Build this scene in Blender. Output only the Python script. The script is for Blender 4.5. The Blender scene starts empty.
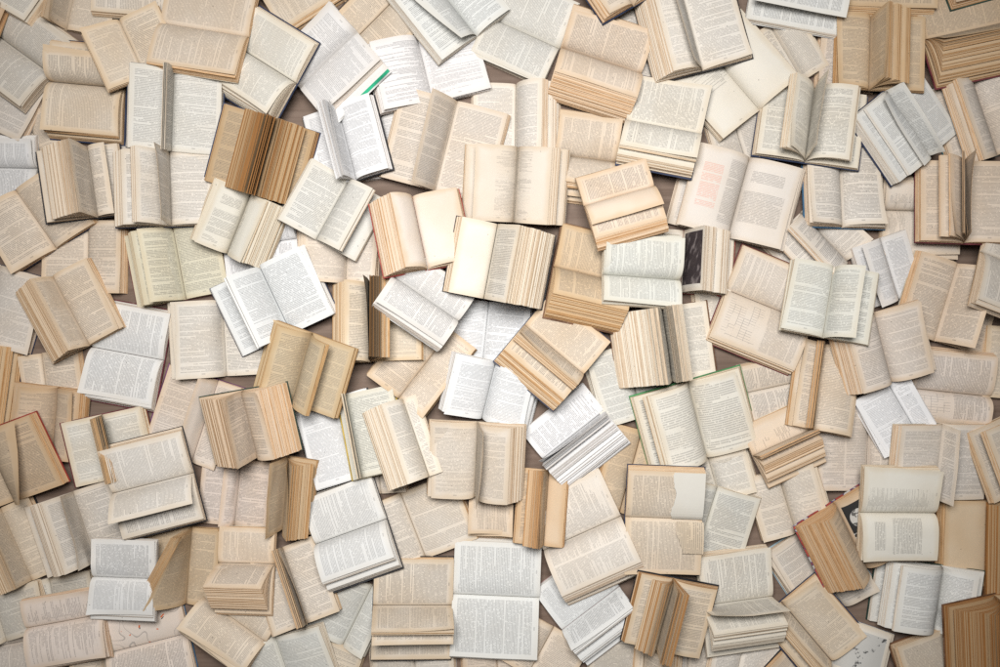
import bpy, math, random
import numpy as np
from mathutils import Matrix, Vector

# ------------------------------------------------------------------ camera, world, lamp, exposure
SC = bpy.context.scene
COL = SC.collection
U = 0.002                      # metres of floor per catalogue unit at the reference height
FOC = 850.0                    # focal length in catalogue units (frame 1000 wide)
CAM_Z = 1.76
cam_d = bpy.data.cameras.new('camera')
cam_d.sensor_width = 36.0
cam_d.lens = 36.0 * FOC / 1000.0
cam_d.clip_start = 0.05
cam_d.clip_end = 50.0
cam = bpy.data.objects.new('camera', cam_d)
cam.location = (0, 0, CAM_Z)
COL.objects.link(cam)
SC.camera = cam

world = bpy.data.worlds.new('World')
SC.world = world
world.use_nodes = True
wb = world.node_tree.nodes['Background']
wb.inputs['Color'].default_value = (0.93, 0.97, 1.0, 1)
wb.inputs['Strength'].default_value = 0.06

def area(name, loc, aim, sx, sy, power, col):
    ld = bpy.data.lights.new(name, 'AREA')
    ld.shape = 'RECTANGLE'
    ld.size = sx; ld.size_y = sy; ld.energy = power; ld.color = col
    ld.spread = math.radians(128)
    lo = bpy.data.objects.new(name, ld)
    lo.location = loc
    lo.rotation_euler = (Vector(aim) - Vector(loc)).to_track_quat('-Z', 'Y').to_euler()
    COL.objects.link(lo)
    return lo
area('window_light', (-0.10, 0.46, 2.0), (0.0, -0.06, 0), 0.95, 0.65, 27.2, (1.0, 0.985, 0.965))

SC.view_settings.view_transform = 'Standard'
SC.view_settings.look = 'None'
SC.view_settings.exposure = 0.0
SC.view_settings.gamma = 1.0
SC.render.engine = 'CYCLES'
SC.cycles.max_bounces = 4
SC.cycles.diffuse_bounces = 2
SC.cycles.use_denoising = False

RNG = random.Random(11)

# ------------------------------------------------------------------ node helpers
class E:
    """a tiny expression builder for shader maths"""
    nt = None
    def __init__(s, sock): s.s = sock
    @staticmethod
    def op(o, *a, clamp=False):
        n = E.nt.nodes.new('ShaderNodeMath'); n.operation = o; n.use_clamp = clamp
        for i, v in enumerate(a):
            if isinstance(v, E): E.nt.links.new(v.s, n.inputs[i])
            else: n.inputs[i].default_value = float(v)
        return E(n.outputs[0])
    def __add__(s, o): return E.op('ADD', s, o)
    def __radd__(s, o): return E.op('ADD', o, s)
    def __sub__(s, o): return E.op('SUBTRACT', s, o)
    def __rsub__(s, o): return E.op('SUBTRACT', o, s)
    def __mul__(s, o): return E.op('MULTIPLY', s, o)
    def __rmul__(s, o): return E.op('MULTIPLY', o, s)
    def __truediv__(s, o): return E.op('DIVIDE', s, o)
    def gt(s, o): return E.op('GREATER_THAN', s, o)
    def lt(s, o): return E.op('LESS_THAN', s, o)
    def floor(s): return E.op('FLOOR', s)
    def fract(s): return E.op('FRACT', s)
    def abs(s): return E.op('ABSOLUTE', s)
    def mn(s, o): return E.op('MINIMUM', s, o)
    def mx(s, o): return E.op('MAXIMUM', s, o)
    def pw(s, o): return E.op('POWER', s, o)

def between(x, a, b):
    return (x.gt(a)) * (x.lt(b))

def smooth(x, a, b):
    n = E.nt.nodes.new('ShaderNodeMapRange'); n.interpolation_type = 'SMOOTHSTEP'
    E.nt.links.new(x.s, n.inputs['Value'])
    n.inputs['From Min'].default_value = a; n.inputs['From Max'].default_value = b
    return E(n.outputs['Result'])

def vec(x, y, z=0.0):
    n = E.nt.nodes.new('ShaderNodeCombineXYZ')
    for i, v in enumerate((x, y, z)):
        if isinstance(v, E): E.nt.links.new(v.s, n.inputs[i])
        else: n.inputs[i].default_value = v
    return n.outputs[0]

def white(v):
    n = E.nt.nodes.new('ShaderNodeTexWhiteNoise'); n.noise_dimensions = '3D'
    E.nt.links.new(v, n.inputs['Vector'])
    return E(n.outputs['Value'])

def noise(v, scale, detail=2.0, rough=0.5):
    n = E.nt.nodes.new('ShaderNodeTexNoise')
    E.nt.links.new(v, n.inputs['Vector'])
    n.inputs['Scale'].default_value = scale
    n.inputs['Detail'].default_value = detail
    n.inputs['Roughness'].default_value = rough
    return E(n.outputs['Fac'])

def attr(name):
    n = E.nt.nodes.new('ShaderNodeAttribute'); n.attribute_name = name
    s = E.nt.nodes.new('ShaderNodeSeparateXYZ')
    E.nt.links.new(n.outputs['Vector'], s.inputs[0])
    return E(s.outputs[0]), E(s.outputs[1])

def mixc(f, a, b, mode='MIX'):
    n = E.nt.nodes.new('ShaderNodeMix'); n.data_type = 'RGBA'; n.blend_type = mode
    for v, i in ((f, 0), (a, 6), (b, 7)):
        if isinstance(v, E): E.nt.links.new(v.s, n.inputs[i])
        elif isinstance(v, tuple): n.inputs[i].default_value = v + (1,)
        elif isinstance(v, (int, float)): n.inputs[i].default_value = v
        else: E.nt.links.new(v, n.inputs[i])
    return n.outputs[2]

def new_mat(name, rough=0.8):
    m = bpy.data.materials.new(name); m.use_nodes = True
    E.nt = m.node_tree
    b = E.nt.nodes['Principled BSDF']
    b.inputs['Roughness'].default_value = rough
    b.inputs['Specular IOR Level'].default_value = 0.25
    return m, b

def bump(b, h, strength, dist):
    n = E.nt.nodes.new('ShaderNodeBump')
    n.inputs['Strength'].default_value = strength
    n.inputs['Distance'].default_value = dist
    E.nt.links.new(h.s, n.inputs['Height'])
    E.nt.links.new(n.outputs[0], b.inputs['Normal'])

# ------------------------------------------------------------------ paper materials
def page_mat(style):
    m, b = new_mat('page_' + style, 0.78)
    nt = E.nt
    u, v = attr('pg'); W, H = attr('sz'); seed, pitch = attr('inf')
    oi = nt.nodes.new('ShaderNodeObjectInfo')
    paper = oi.outputs['Color']; age = E(oi.outputs['Alpha'])
    # ageing of the sheet: browned rims, faint foxing
    d = (W - u).mn(v).mn(H - v)
    cloud = noise(vec(u + seed * 3.1, v, seed), 28.0, 3.0)
    age = E.op('MINIMUM', age, 1.0)
    rim = (1.0 - smooth(d + (cloud - 0.5) * 0.012, 0.0, 0.014)) * age
    mott = noise(vec(u, v, seed), 11.0, 2.0)
    spot = smooth(noise(vec(u + seed, v, 7.0), 160.0, 1.0), 0.72, 0.80) * age * 0.35
    tan = mixc(1.0, paper, (0.86, 0.73, 0.56), 'MULTIPLY')
    base = mixc(rim * 0.7 + spot, paper, tan)
    base = mixc(smooth(mott, 0.35, 0.7) * age * 0.35, base, tan)
    # print
    mt = 0.0105; mi = 0.0085; mo = 0.0095; mb = 0.0125
    line = (v / pitch).floor(); fv = (v / pitch).fract()
    r1 = white(vec(line, seed, 0.3)); r2 = white(vec(line, seed, 5.7)); r0 = white(vec(line - 1.0, seed, 0.3))
    tw = W - (mi + mo)
    x = u - mi
    short = 0.13
    if style in ('poem', 'dialog'): short = 0.62
    if style == 'sparse': short = 0.8
    isshort = r1.lt(short)
    if style == 'poem': ln = tw * (0.25 + r2 * 0.35) * isshort + tw * 0.62 * (1.0 - isshort)
    elif style == 'sparse': ln = tw * (r2 * 0.6) * isshort + tw * 0.75 * (1.0 - isshort)
    else: ln = tw * (0.08 + r2 * 0.75) * isshort + tw * (1.0 - isshort)
    ind = r0.lt(short) * (0.006 if style not in ('poem', 'sparse') else 0.012)
    inx = x.gt(ind) * x.lt(ln)
    if style == 'columns':
        cw = tw * 0.48
        colx = (x / (tw * 0.52)).floor()
        xc = x - colx * tw * 0.52
        r3 = white(vec(line, seed + colx * 3.0, 2.2)); r4 = white(vec(line, seed + colx, 9.2))
        sh = r3.lt(0.3)
        inx = xc.gt(0.0) * xc.lt(cw * (0.2 + r4 * 0.7) * sh + cw * (1.0 - sh)) * x.gt(0.0) * x.lt(tw)
    iny = v.gt(mt) * v.lt(H - mb)
    if style == 'poem':
        iny = iny * white(vec((line / 5.0).floor(), seed, 4.4)).gt(0.22)
    if style == 'sparse':
        iny = iny * noise(vec(0.0, v * 1.0, seed), 26.0, 0.0).gt(0.52)
    if style in ('text', 'columns', 'dialog'):   # an unprinted break between sections
        iny = iny * white(vec((line / 1.0).floor(), seed, 8.8)).gt(0.03)
    lm = smooth(0.5 - (fv - 0.5).abs(), 0.08, 0.34)
    wd = noise(vec(u * 1.0, line * 3.73 + seed * 17.0, seed), 460.0, 0.0)
    word = smooth(wd, 0.25, 0.42)
    lett = noise(vec(u, v * 1.0, seed), 1500.0, 1.0)
    ink = inx * iny * lm * word * (0.55 + lett * 0.75)
    # page number and running head
    num = between(v, H - 0.0095, H - 0.0070) * ((u - W * 0.5).abs()).lt(0.0035)
    ink = ink.mx(num * 0.7)
    fade = 0.35 + 0.17 * white(vec(seed, 0.5, 0.5))
    inkf = E.op('MULTIPLY', ink, fade, clamp=True)
    inkc = (0.075, 0.075, 0.08)
    col = base
    if style == 'blank':
        inkf = num * 0.0
    if style in ('text', 'poem', 'dialog', 'columns', 'sparse', 'red', 'title'):
        if style == 'title':
            blk = between(v, H * 0.16, H * 0.30) * between(u, W * 0.22, W * 0.78)
            blk2 = between(v, H * 0.40, H * 0.78) * between(u, W * 0.14, W * 0.86)
            inkf = inkf * (blk + blk2)
        if style == 'red':
            red = between(v, H * 0.20, H * 0.72) * u.gt(W * 0.55) * u.lt(W * 0.86)
            gap = between(u, W * 0.46, W * 0.55) + u.gt(W * 0.86)
            top = v.lt(H * 0.12)
            body = between(v, H * 0.10, H * 0.86)
            inkf = inkf * (1.0 - gap) * body * (1.0 - u.gt(W * 0.5) * (1.0 - red))
            col = mixc(inkf * (1.0 - red), col, inkc)
            col = mixc(inkf * red, col, (0.80, 0.22, 0.13))
            inkf = inkf * 0.0
        col = mixc(inkf, col, inkc)
    elif style == 'photo':
        inside = between(u, 0.006, W - 0.006) * between(v, 0.008, H - 0.014)
        n1 = noise(vec(u, v, seed), 30.0, 5.0, 0.65); n2 = noise(vec(u * 2.5 + v * 1.4, v * 0.8 - u * 0.9, seed), 34.0, 3.0)
        tone = smooth(n2, 0.52, 0.80)
        pc = mixc(tone, (0.06, 0.046, 0.048), (0.42, 0.36, 0.35))
        pc = mixc(smooth(n1, 0.45, 0.75) * 0.35, pc, (0.15, 0.12, 0.11))
        col = mixc(inside, col, pc)
    elif style == 'portrait':       # an unrecognisable black and white plate
        inside = between(u, 0.012, W - 0.030) * between(v, 0.014, H - 0.020)
        cx = u - W * 0.42; cy = (v - H * 0.30)
        rr = (cx * cx + cy * cy * 0.8).pw(0.5)
        face = rr.lt(0.017)
        spots = smooth(noise(vec(u, v, seed), 150.0, 0.0), 0.60, 0.64) * v.gt(H * 0.48)
        feat = smooth(noise(vec(u + 3.0, v, seed), 190.0, 0.0), 0.58, 0.62)
        tone = (face * (1.0 - feat * 0.8)).mx(spots)
        col = mixc(inside, col, mixc(tone, (0.035, 0.034, 0.034), (0.62, 0.60, 0.56)))
    elif style == 'blots':
        inside = between(u, 0.010, W - 0.008) * between(v, 0.012, H - 0.012)
        n1 = noise(vec(u, v, seed), 46.0, 6.0, 0.72)
        tone = smooth(n1, 0.575, 0.61)
        cap = between(u, 0.012, 0.018) * between(v, H * 0.25, H * 0.62) * noise(vec(v, u * 0.1, seed), 420.0, 0.0).gt(0.45)
        ground = mixc(inside, col, mixc(0.55, paper, (0.42, 0.43, 0.43)))
        col = mixc(inside * tone, ground, (0.09, 0.09, 0.09))
        col = mixc(cap, col, (0.06, 0.06, 0.06))
    elif style == 'chart':          # thin curves and a few red-orange marks
        w1 = noise(vec(u, v, seed), 16.0, 1.0)
        thin = ((w1 - 0.5).abs()).lt(0.006) + ((w1 - 0.60).abs()).lt(0.005)
        dots = smooth(noise(vec(u, v, seed + 2.0), 85.0, 0.0), 0.765, 0.78)
        dark = smooth(noise(vec(u + 0.004, v, seed + 2.0), 85.0, 0.0), 0.79, 0.80)
        col = mixc(thin * 0.45, col, (0.2, 0.19, 0.18))
        col = mixc(dots, col, (0.72, 0.16, 0.05))
        col = mixc(dark, col, (0.03, 0.03, 0.03))
        stxt = ink * v.gt(H * 0.80) * 0.0
    elif style == 'diagram':
        fig = between(u, W * 0.18, W * 0.86) * between(v, H * 0.08, H * 0.48)
        gx = (u / 0.0105).fract(); gy = (v / 0.013).fract()
        cell = white(vec((u / 0.0105).floor(), (v / 0.013).floor(), seed)).gt(0.42)
        ed = (gx.lt(0.09) + gy.lt(0.08) + (gx.gt(0.55) * gx.lt(0.63)) * cell)
        edge = E.op('MINIMUM', ed, 1.0) * cell
        txt = inkf * v.gt(H * 0.53)
        col = mixc(fig * edge * 0.55, col, (0.2, 0.2, 0.2))
        col = mixc(txt, col, inkc)
    # a few stray specks
    cu = (u / 0.015).floor(); cv = (v / 0.015).floor()
    has = white(vec(cu, cv, seed + 1.1)).lt(0.02)
    du = (u / 0.015).fract() - 0.2 - 0.6 * white(vec(cu, cv, seed + 2.2)); dv = (v / 0.015).fract() - 0.2 - 0.6 * white(vec(cu, cv, seed + 3.3))
    speck = has * (du * du + dv * dv).lt(0.0035)
    col = mixc(speck * 0.8, col, (0.05, 0.045, 0.045))
    nt.links.new(col, b.inputs['Base Color'])
    bump(b, noise(vec(u, v, seed), 60.0, 3.0), 0.25, 0.0016)
    return m

def edge_mat():
    m, b = new_mat('page_edges', 0.85)
    nt = E.nt
    t, y = attr('pg'); th, ln = attr('sz'); seed, k = attr('inf')
    oi = nt.nodes.new('ShaderNodeObjectInfo')
    paper = oi.outputs['Color']; age = E(oi.outputs['Alpha'])
    fine = noise(vec(t * 1500.0, y * 9.0, seed), 1.0, 3.0, 0.7)
    coarse = noise(vec(t * 500.0, y * 5.0, seed + 3.0), 1.0, 1.0)
    blot = noise(vec(t * 6.0, y * 9.0, seed), 6.0, 3.0)
    tan = mixc(1.0, paper, (1.0, 0.71, 0.42), 'MULTIPLY')
    brown = mixc(1.0, paper, (0.62, 0.37, 0.18), 'MULTIPLY')
    old = smooth(age, 1.0, 2.0); age = E.op('MINIMUM', age, 1.0)
    c = mixc(age * 0.85 + 0.06, paper, tan)
    c = mixc(old, c, brown)
    c = mixc(smooth(blot, 0.42, 0.72) * age * 0.45, c, brown)
    dark = mixc(1.0, c, (0.50, 0.42, 0.34), 'MULTIPLY')
    c = mixc(smooth(fine, 0.47, 0.66) * 0.72, c, dark)
    c = mixc(smooth(coarse, 0.56, 0.70) * 0.6, c, dark)
    nt.links.new(c, b.inputs['Base Color'])
    bump(b, fine, 0.5, 0.0006)
    return m

def cover_mat(name, col, kind='cloth'):
    m, b = new_mat('cover_' + name, 0.55)
    nt = E.nt
    tc = nt.nodes.new('ShaderNodeTexCoord')
    n1 = noise(tc.outputs['Object'], 22.0, 5.0, 0.6); n2 = noise(tc.outputs['Object'], 1400.0, 1.0)
    dk = tuple(c * 0.62 for c in col); lt = tuple(min(1, c * 1.25 + 0.02) for c in col)
    c = mixc(smooth(n1, 0.3, 0.7), dk, lt)
    if kind == 'motley':
        n3 = noise(tc.outputs['Object'], 95.0, 0.0)
        c = mixc(smooth(n3, 0.50, 0.52), c, (0.10, 0.05, 0.16))
        c = mixc(smooth(n3, 0.60, 0.62), c, (0.62, 0.60, 0.58))
    if kind == 'sprig':
        n3 = noise(tc.outputs['Object'], 120.0, 1.0)
        c = mixc(smooth(n3, 0.55, 0.58), c, (0.10, 0.16, 0.30))
    wear = smooth(noise(tc.outputs['Object'], 120.0, 3.0), 0.62, 0.74)
    c = mixc(wear * 0.30, c, (0.42, 0.36, 0.29))
    nt.links.new(c, b.inputs['Base Color'])
    bump(b, n2, 0.3, 0.0004)
    return m

def floor_mat():
    m, b = new_mat('worn_floor', 0.62)
    nt = E.nt
    tc = nt.nodes.new('ShaderNodeTexCoord')
    sp = nt.nodes.new('ShaderNodeSeparateXYZ'); nt.links.new(tc.outputs['Object'], sp.inputs[0])
    x, y = E(sp.outputs[0]), E(sp.outputs[1])
    gr = noise(vec(x * 3.0, y * 60.0, 0.0), 1.0, 4.0, 0.6)
    bl = noise(tc.outputs['Object'], 9.0, 4.0)
    c = mixc(smooth(gr, 0.3, 0.7), (0.17, 0.115, 0.085), (0.25, 0.18, 0.14))
    c = mixc(smooth(bl, 0.45, 0.75) * 0.4, c, (0.13, 0.09, 0.07))
    nt.links.new(c, b.inputs['Base Color'])
    bump(b, gr, 0.25, 0.001)
    return m

STYLES = {k: page_mat(k) for k in ('text', 'blank', 'poem', 'dialog', 'columns', 'sparse', 'title', 'red', 'photo', 'portrait', 'blots', 'chart', 'diagram')}
EDGE = edge_mat()
COVERS = {
    'navy': cover_mat('navy', (0.022, 0.036, 0.085)), 'black': cover_mat('black', (0.018, 0.019, 0.024)),
    'red': cover_mat('red', (0.36, 0.045, 0.035)), 'maroon': cover_mat('maroon', (0.15, 0.025, 0.035)),
    'blue': cover_mat('blue', (0.05, 0.15, 0.27)), 'teal': cover_mat('teal', (0.06, 0.22, 0.26)),
    'green': cover_mat('green', (0.07, 0.26, 0.10)), 'brown': cover_mat('brown', (0.16, 0.075, 0.035)),
    'purple': cover_mat('purple', (0.15, 0.04, 0.14)), 'yellow': cover_mat('yellow', (0.60, 0.42, 0.05)),
    'darkgreen': cover_mat('darkgreen', (0.025, 0.06, 0.045)), 'grey': cover_mat('grey', (0.42, 0.41, 0.39)),
    'cream': cover_mat('cream', (0.56, 0.49, 0.38)), 'tan': cover_mat('tan', (0.38, 0.26, 0.15)),
    'white': cover_mat('white', (0.70, 0.69, 0.67)), 'paleblue': cover_mat('paleblue', (0.34, 0.46, 0.52)),
    'pink': cover_mat('pink', (0.50, 0.26, 0.26)), 'motley': cover_mat('motley', (0.42, 0.06, 0.05), 'motley'),
    'sprig': cover_mat('sprig', (0.42, 0.50, 0.56), 'sprig'), 'emerald': cover_mat('emerald', (0.02, 0.42, 0.22)),
}
# paper: rgb, age (how browned rims and edges are)
PAPER = {
    'w': ((0.83, 0.82, 0.80), 0.30), 'W': ((0.86, 0.862, 0.865), 0.12), 'c': ((0.82, 0.77, 0.69), 0.6),
    'b': ((0.78, 0.67, 0.545), 0.85), 'p': ((0.80, 0.71, 0.62), 0.8), 't': ((0.70, 0.55, 0.39), 1.0), 'v': ((0.74, 0.70, 0.56), 0.6),
    'g': ((0.785, 0.775, 0.71), 0.45), 'y': ((0.66, 0.555, 0.385), 0.9), 'o': ((0.56, 0.42, 0.27), 1.6),
    'n': ((0.76, 0.70, 0.62), 0.65),
}

# ------------------------------------------------------------------ the floor
fm = bpy.data.meshes.new('floor')
fm.from_pydata([(-9, -9, 0), (9, -9, 0), (9, 9, 0), (-9, 9, 0)], [], [(0, 1, 2, 3)])
fm.materials.append(floor_mat())
floor = bpy.data.objects.new('floor', fm)
floor['kind'] = 'structure'
floor['label'] = 'worn brown floor showing in gaps between the open books'
floor['category'] = 'floor'
COL.objects.link(floor)
# ------------------------------------------------------------------ how an open book is built
# Local axes of a book: x across the gutter, y along it, z up; z = 0 is the underside of the cover.
def spot(px, py, z):
    """floor-plan position of a catalogue coordinate at height z"""
    k = (CAM_Z - z) / FOC
    return np.array(((px - 500.0) * k, -(py - 333.5) * k))

ORIGIN = {'a': 0, 'b': 240, 'c': 480, 'd': 740, '1': 0, '2': 160, '3': 325, '4': 487}
ZOOM = 963.0 / 260.0
NXL = 12

def leaf_curve(xe, ze, zr, n=NXL, bow=0.0):
    """cross-section of one leaf from the gutter root (0, zr) to its free edge (xe, ze)"""
    s = np.linspace(0, 1, n + 1)[:, None]
    ax = abs(xe) + 1e-6
    q = (ze - zr) / (ax + abs(ze - zr) + 1e-6)
    f = min(1.0, max(0.0, (q - 0.30) / 0.30))
    dz = ze - zr
    p0 = np.array((0.0008 * np.sign(xe), zr)); p3 = np.array((xe, ze))
    rise = max(0.0, dz)
    p1a = np.array((0.035 * xe, zr + 1.0 * dz + 0.01 * ax)); p2a = np.array((0.42 * xe, ze + 0.10 * min(ax, 3 * rise)))
    p1b = np.array((0.10 * xe + 0.05 * rise * np.sign(xe), zr + 0.42 * dz)); p2b = np.array((0.72 * xe, zr + 0.85 * dz))
    p1 = p1a * (1 - f) + p1b * f; p2 = p2a * (1 - f) + p2b * f
    p2 = p2 + np.array((0.0, bow))
    return (1 - s) ** 3 * p0 + 3 * s * (1 - s) ** 2 * p1 + 3 * s * s * (1 - s) * p2 + s ** 3 * p3

class Mesh:
    def __init__(self):
        self.v = []; self.f = []; self.uv = []; self.mi = []; self.sz = []; self.inf = []; self.sm = []
    def face(self, idx, uv, mi, sz, inf, sm=False):
        self.f.append(idx); self.uv.append(uv); self.mi.append(mi); self.sz.append(sz); self.inf.append(inf); self.sm.append(sm)
    def copyv(self, q):
        b = len(self.v); self.v.extend([self.v[i] for i in q])
        return tuple(range(b, b + len(q)))
    def build(self, name, mats, parent, color=None):
        me = bpy.data.meshes.new(name)
        me.from_pydata(self.v, [], self.f)
        for m in mats: me.materials.append(m)
        n = sum(len(f) for f in self.f)
        a = np.zeros((n, 2), 'f'); b = np.zeros((n, 2), 'f'); c = np.zeros((n, 2), 'f')
        i = 0
        for f, uv, sz, inf in zip(self.f, self.uv, self.sz, self.inf):
            for k in range(len(f)):
                a[i] = uv[k]; b[i] = sz; c[i] = inf; i += 1
        for nm, d in (('pg', a), ('sz', b), ('inf', c)):
            l = me.uv_layers.new(name=nm)
            l.data.foreach_set('uv', d.ravel())
        me.polygons.foreach_set('material_index', self.mi)
        me.polygons.foreach_set('use_smooth', self.sm)
        me.update()
        o = bpy.data.objects.new(name, me)
        COL.objects.link(o); o.parent = parent
        if color: o.color = color
        return o

def slab(M, lo, hi, y0, y1, seed, pitch, Wp, Hp, tk, lo2=None, hi2=None):
    """a gathering of leaves between the cross-sections lo and hi (n+1,2 arrays)"""
    n = len(lo) - 1
    b = len(M.v)
    for cf, ch in ((lo, lo if lo2 is None else lo2), (hi, hi if hi2 is None else hi2)):
        for yy, c in ((y0, cf), (y1, ch)):
            M.v.extend((float(p[0]), yy, float(p[1])) for p in c)
    m = n + 1
    I = lambda r, e, k: b + (r * 2 + e) * m + k
    sgn = 1 if hi[-1][0] >= 0 and lo[-1][0] >= 0 else -1
    if abs(lo[-1][0]) < 1e-9: sgn = 1 if hi[-1][0] >= 0 else -1
    arc = np.concatenate(([0], np.cumsum(np.hypot(*(np.diff(hi, axis=0).T)))))
    sz = (arc[-1], Hp); inf = (seed, pitch)
    for k in range(n):
        uvq = [(arc[k], 0), (arc[k + 1], 0), (arc[k + 1], Hp), (arc[k], Hp)]
        # y0 is the foot of the page, y1 its head: v runs from the head down
        uvq = [(arc[k], Hp), (arc[k + 1], Hp), (arc[k + 1], 0), (arc[k], 0)]
        q = (I(1, 0, k), I(1, 0, k + 1), I(1, 1, k + 1), I(1, 1, k))
        M.face(q if sgn > 0 else q[::-1], uvq if sgn > 0 else uvq[::-1], 0, sz, inf, True)
        q = (I(0, 0, k), I(0, 1, k), I(0, 1, k + 1), I(0, 0, k + 1))
        uvb = [uvq[0], uvq[3], uvq[2], uvq[1]]
        M.face(q if sgn > 0 else q[::-1], uvb if sgn > 0 else uvb[::-1], 0, sz, inf, True)
        for e in (0, 1):   # head and foot
            q = (I(0, e, k), I(0, e, k + 1), I(1, e, k + 1), I(1, e, k))
            uve = [(0, arc[k]), (0, arc[k + 1]), (tk, arc[k + 1]), (tk, arc[k])]
            fl = (e == 0) == (sgn > 0)
            q = M.copyv(q)
            M.face(q if fl else q[::-1], uve if fl else uve[::-1], 1, (tk, Hp), inf)
    q = (I(0, 0, n), I(0, 1, n), I(1, 1, n), I(1, 0, n))
    uve = [(0, 0), (0, Hp), (tk, Hp), (tk, 0)]
    q = M.copyv(q)
    M.face(q if sgn > 0 else q[::-1], uve if sgn > 0 else uve[::-1], 1, (tk, Hp), inf)

def sheet(M, top, y0, y1, seed, pitch, amp, curl, rng, lift=0.0004, tk=0.00022, top2=None):
    """one leaf with a little cockle and a lifted corner; top2 is its section at the head if it differs"""
    n = len(top) - 1; ny = 8
    b = len(M.v)
    sgn = 1 if top[-1][0] >= 0 else -1
    ph = [rng.uniform(0, 6.28) for _ in range(3)]
    arc = np.concatenate(([0], np.cumsum(np.hypot(*(np.diff(top, axis=0).T)))))
    L = arc[-1]; Hp = y1 - y0
    tg = np.gradient(top, axis=0)
    nr = np.stack((-tg[:, 1], tg[:, 0]), 1) * sgn
    nr /= (np.linalg.norm(nr, axis=1)[:, None] + 1e-9)
    cy, cs = curl
    for side in (0, 1):
        for j in range(ny + 1):
            fy = j / ny
            for k in range(n + 1):
                fu = arc[k] / L
                w = amp * (math.sin(3.1 * fy + ph[0] + 1.7 * fu) * 0.6 + math.sin(6.3 * fy + ph[1]) * 0.35 + 0.3 * math.sin(9 * fu + ph[2])) * min(1, fu * 3)
                w = abs(w)
                e = fy if cy > 0 else 1 - fy
                w += cs * fu ** 3 * e ** 3
                p = top[k] if top2 is None else top[k] * (1 - fy) + top2[k] * fy
                off = lift + w - (tk if side else 0)
                M.v.append((float(p[0] + nr[k][0] * off), y0 + Hp * fy, float(p[1] + nr[k][1] * off)))
    m = n + 1
    I = lambda s, j, k: b + s * (ny + 1) * m + j * m + k
    sz = (L, Hp); inf = (seed, pitch)
    for j in range(ny):
        for k in range(n):
            uv = [(arc[k], Hp * (1 - j / ny)), (arc[k + 1], Hp * (1 - j / ny)), (arc[k + 1], Hp * (1 - (j + 1) / ny)), (arc[k], Hp * (1 - (j + 1) / ny))]
            q = (I(0, j, k), I(0, j, k + 1), I(0, j + 1, k + 1), I(0, j + 1, k))
            M.face(q if sgn > 0 else q[::-1], uv if sgn > 0 else uv[::-1], 0, sz, inf, True)
            q = (I(1, j, k), I(1, j + 1, k), I(1, j + 1, k + 1), I(1, j, k + 1))
            uvb = [uv[0], uv[3], uv[2], uv[1]]
            M.face(q if sgn > 0 else q[::-1], uvb if sgn > 0 else uvb[::-1], 0, sz, (seed + 1.37, pitch), True)
    def rim(seq):
        for (i0, k0), (i1, k1) in zip(seq[:-1], seq[1:]):
            M.face(M.copyv((I(0, i0, k0), I(1, i0, k0), I(1, i1, k1), I(0, i1, k1))), [(0, 0), (tk, 0), (tk, .01), (0, .01)], 1, (tk, Hp), inf)
    rim([(j, n) for j in range(ny + 1)])
    rim([(0, k) for k in range(n + 1)]); rim([(ny, k) for k in range(n + 1)])

# the pile so far, as a height map
GX, GY, CELL = 760, 560, 0.004
PILE = np.zeros((GY, GX))
def cells(p):
    i = np.clip(((p[:, 0] / CELL) + GX / 2).astype(int), 0, GX - 1)
    j = np.clip(((p[:, 1] / CELL) + GY / 2).astype(int), 0, GY - 1)
    return j, i

def settle(c, ax, ay, xl, xr, H, pct):
    """rest a board of the given plan on the pile: base height at c and slopes along its axes"""
    lx = np.linspace(xl, xr, 34); ly = np.linspace(-H / 2, H / 2, 40)
    X, Y = np.meshgrid(lx, ly); X = X.ravel(); Y = Y.ravel()
    P = c + X[:, None] * ax + Y[:, None] * ay
    h = PILE[cells(P)]
    best = None
    for lim, cx, cy, n in ((0.16, 0, 0, 9), (0.04, None, None, 5)):
        if cx is None: cx, cy = best[1], best[2]
        for sx in np.linspace(cx - lim, cx + lim, n):
            for sy in np.linspace(cy - lim, cy + lim, n):
                if abs(sx) > 0.17 or abs(sy) > 0.17: continue
                r = h - sx * X - sy * Y
                o = np.percentile(r, pct)
                cost = o + sx * (xl + xr) / 2 + 0.012 * (sx * sx + sy * sy) * 4
                low = (o + sx * X + sy * Y).min()
                if low < 0: cost += -low * 4
                if best is None or cost < best[0]: best = (cost, sx, sy, o)
    _, sx, sy, o = best
    low = (o + sx * X + sy * Y).min()
    if low < 0.0005: o += 0.0005 - low
    return o, sx, sy

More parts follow.
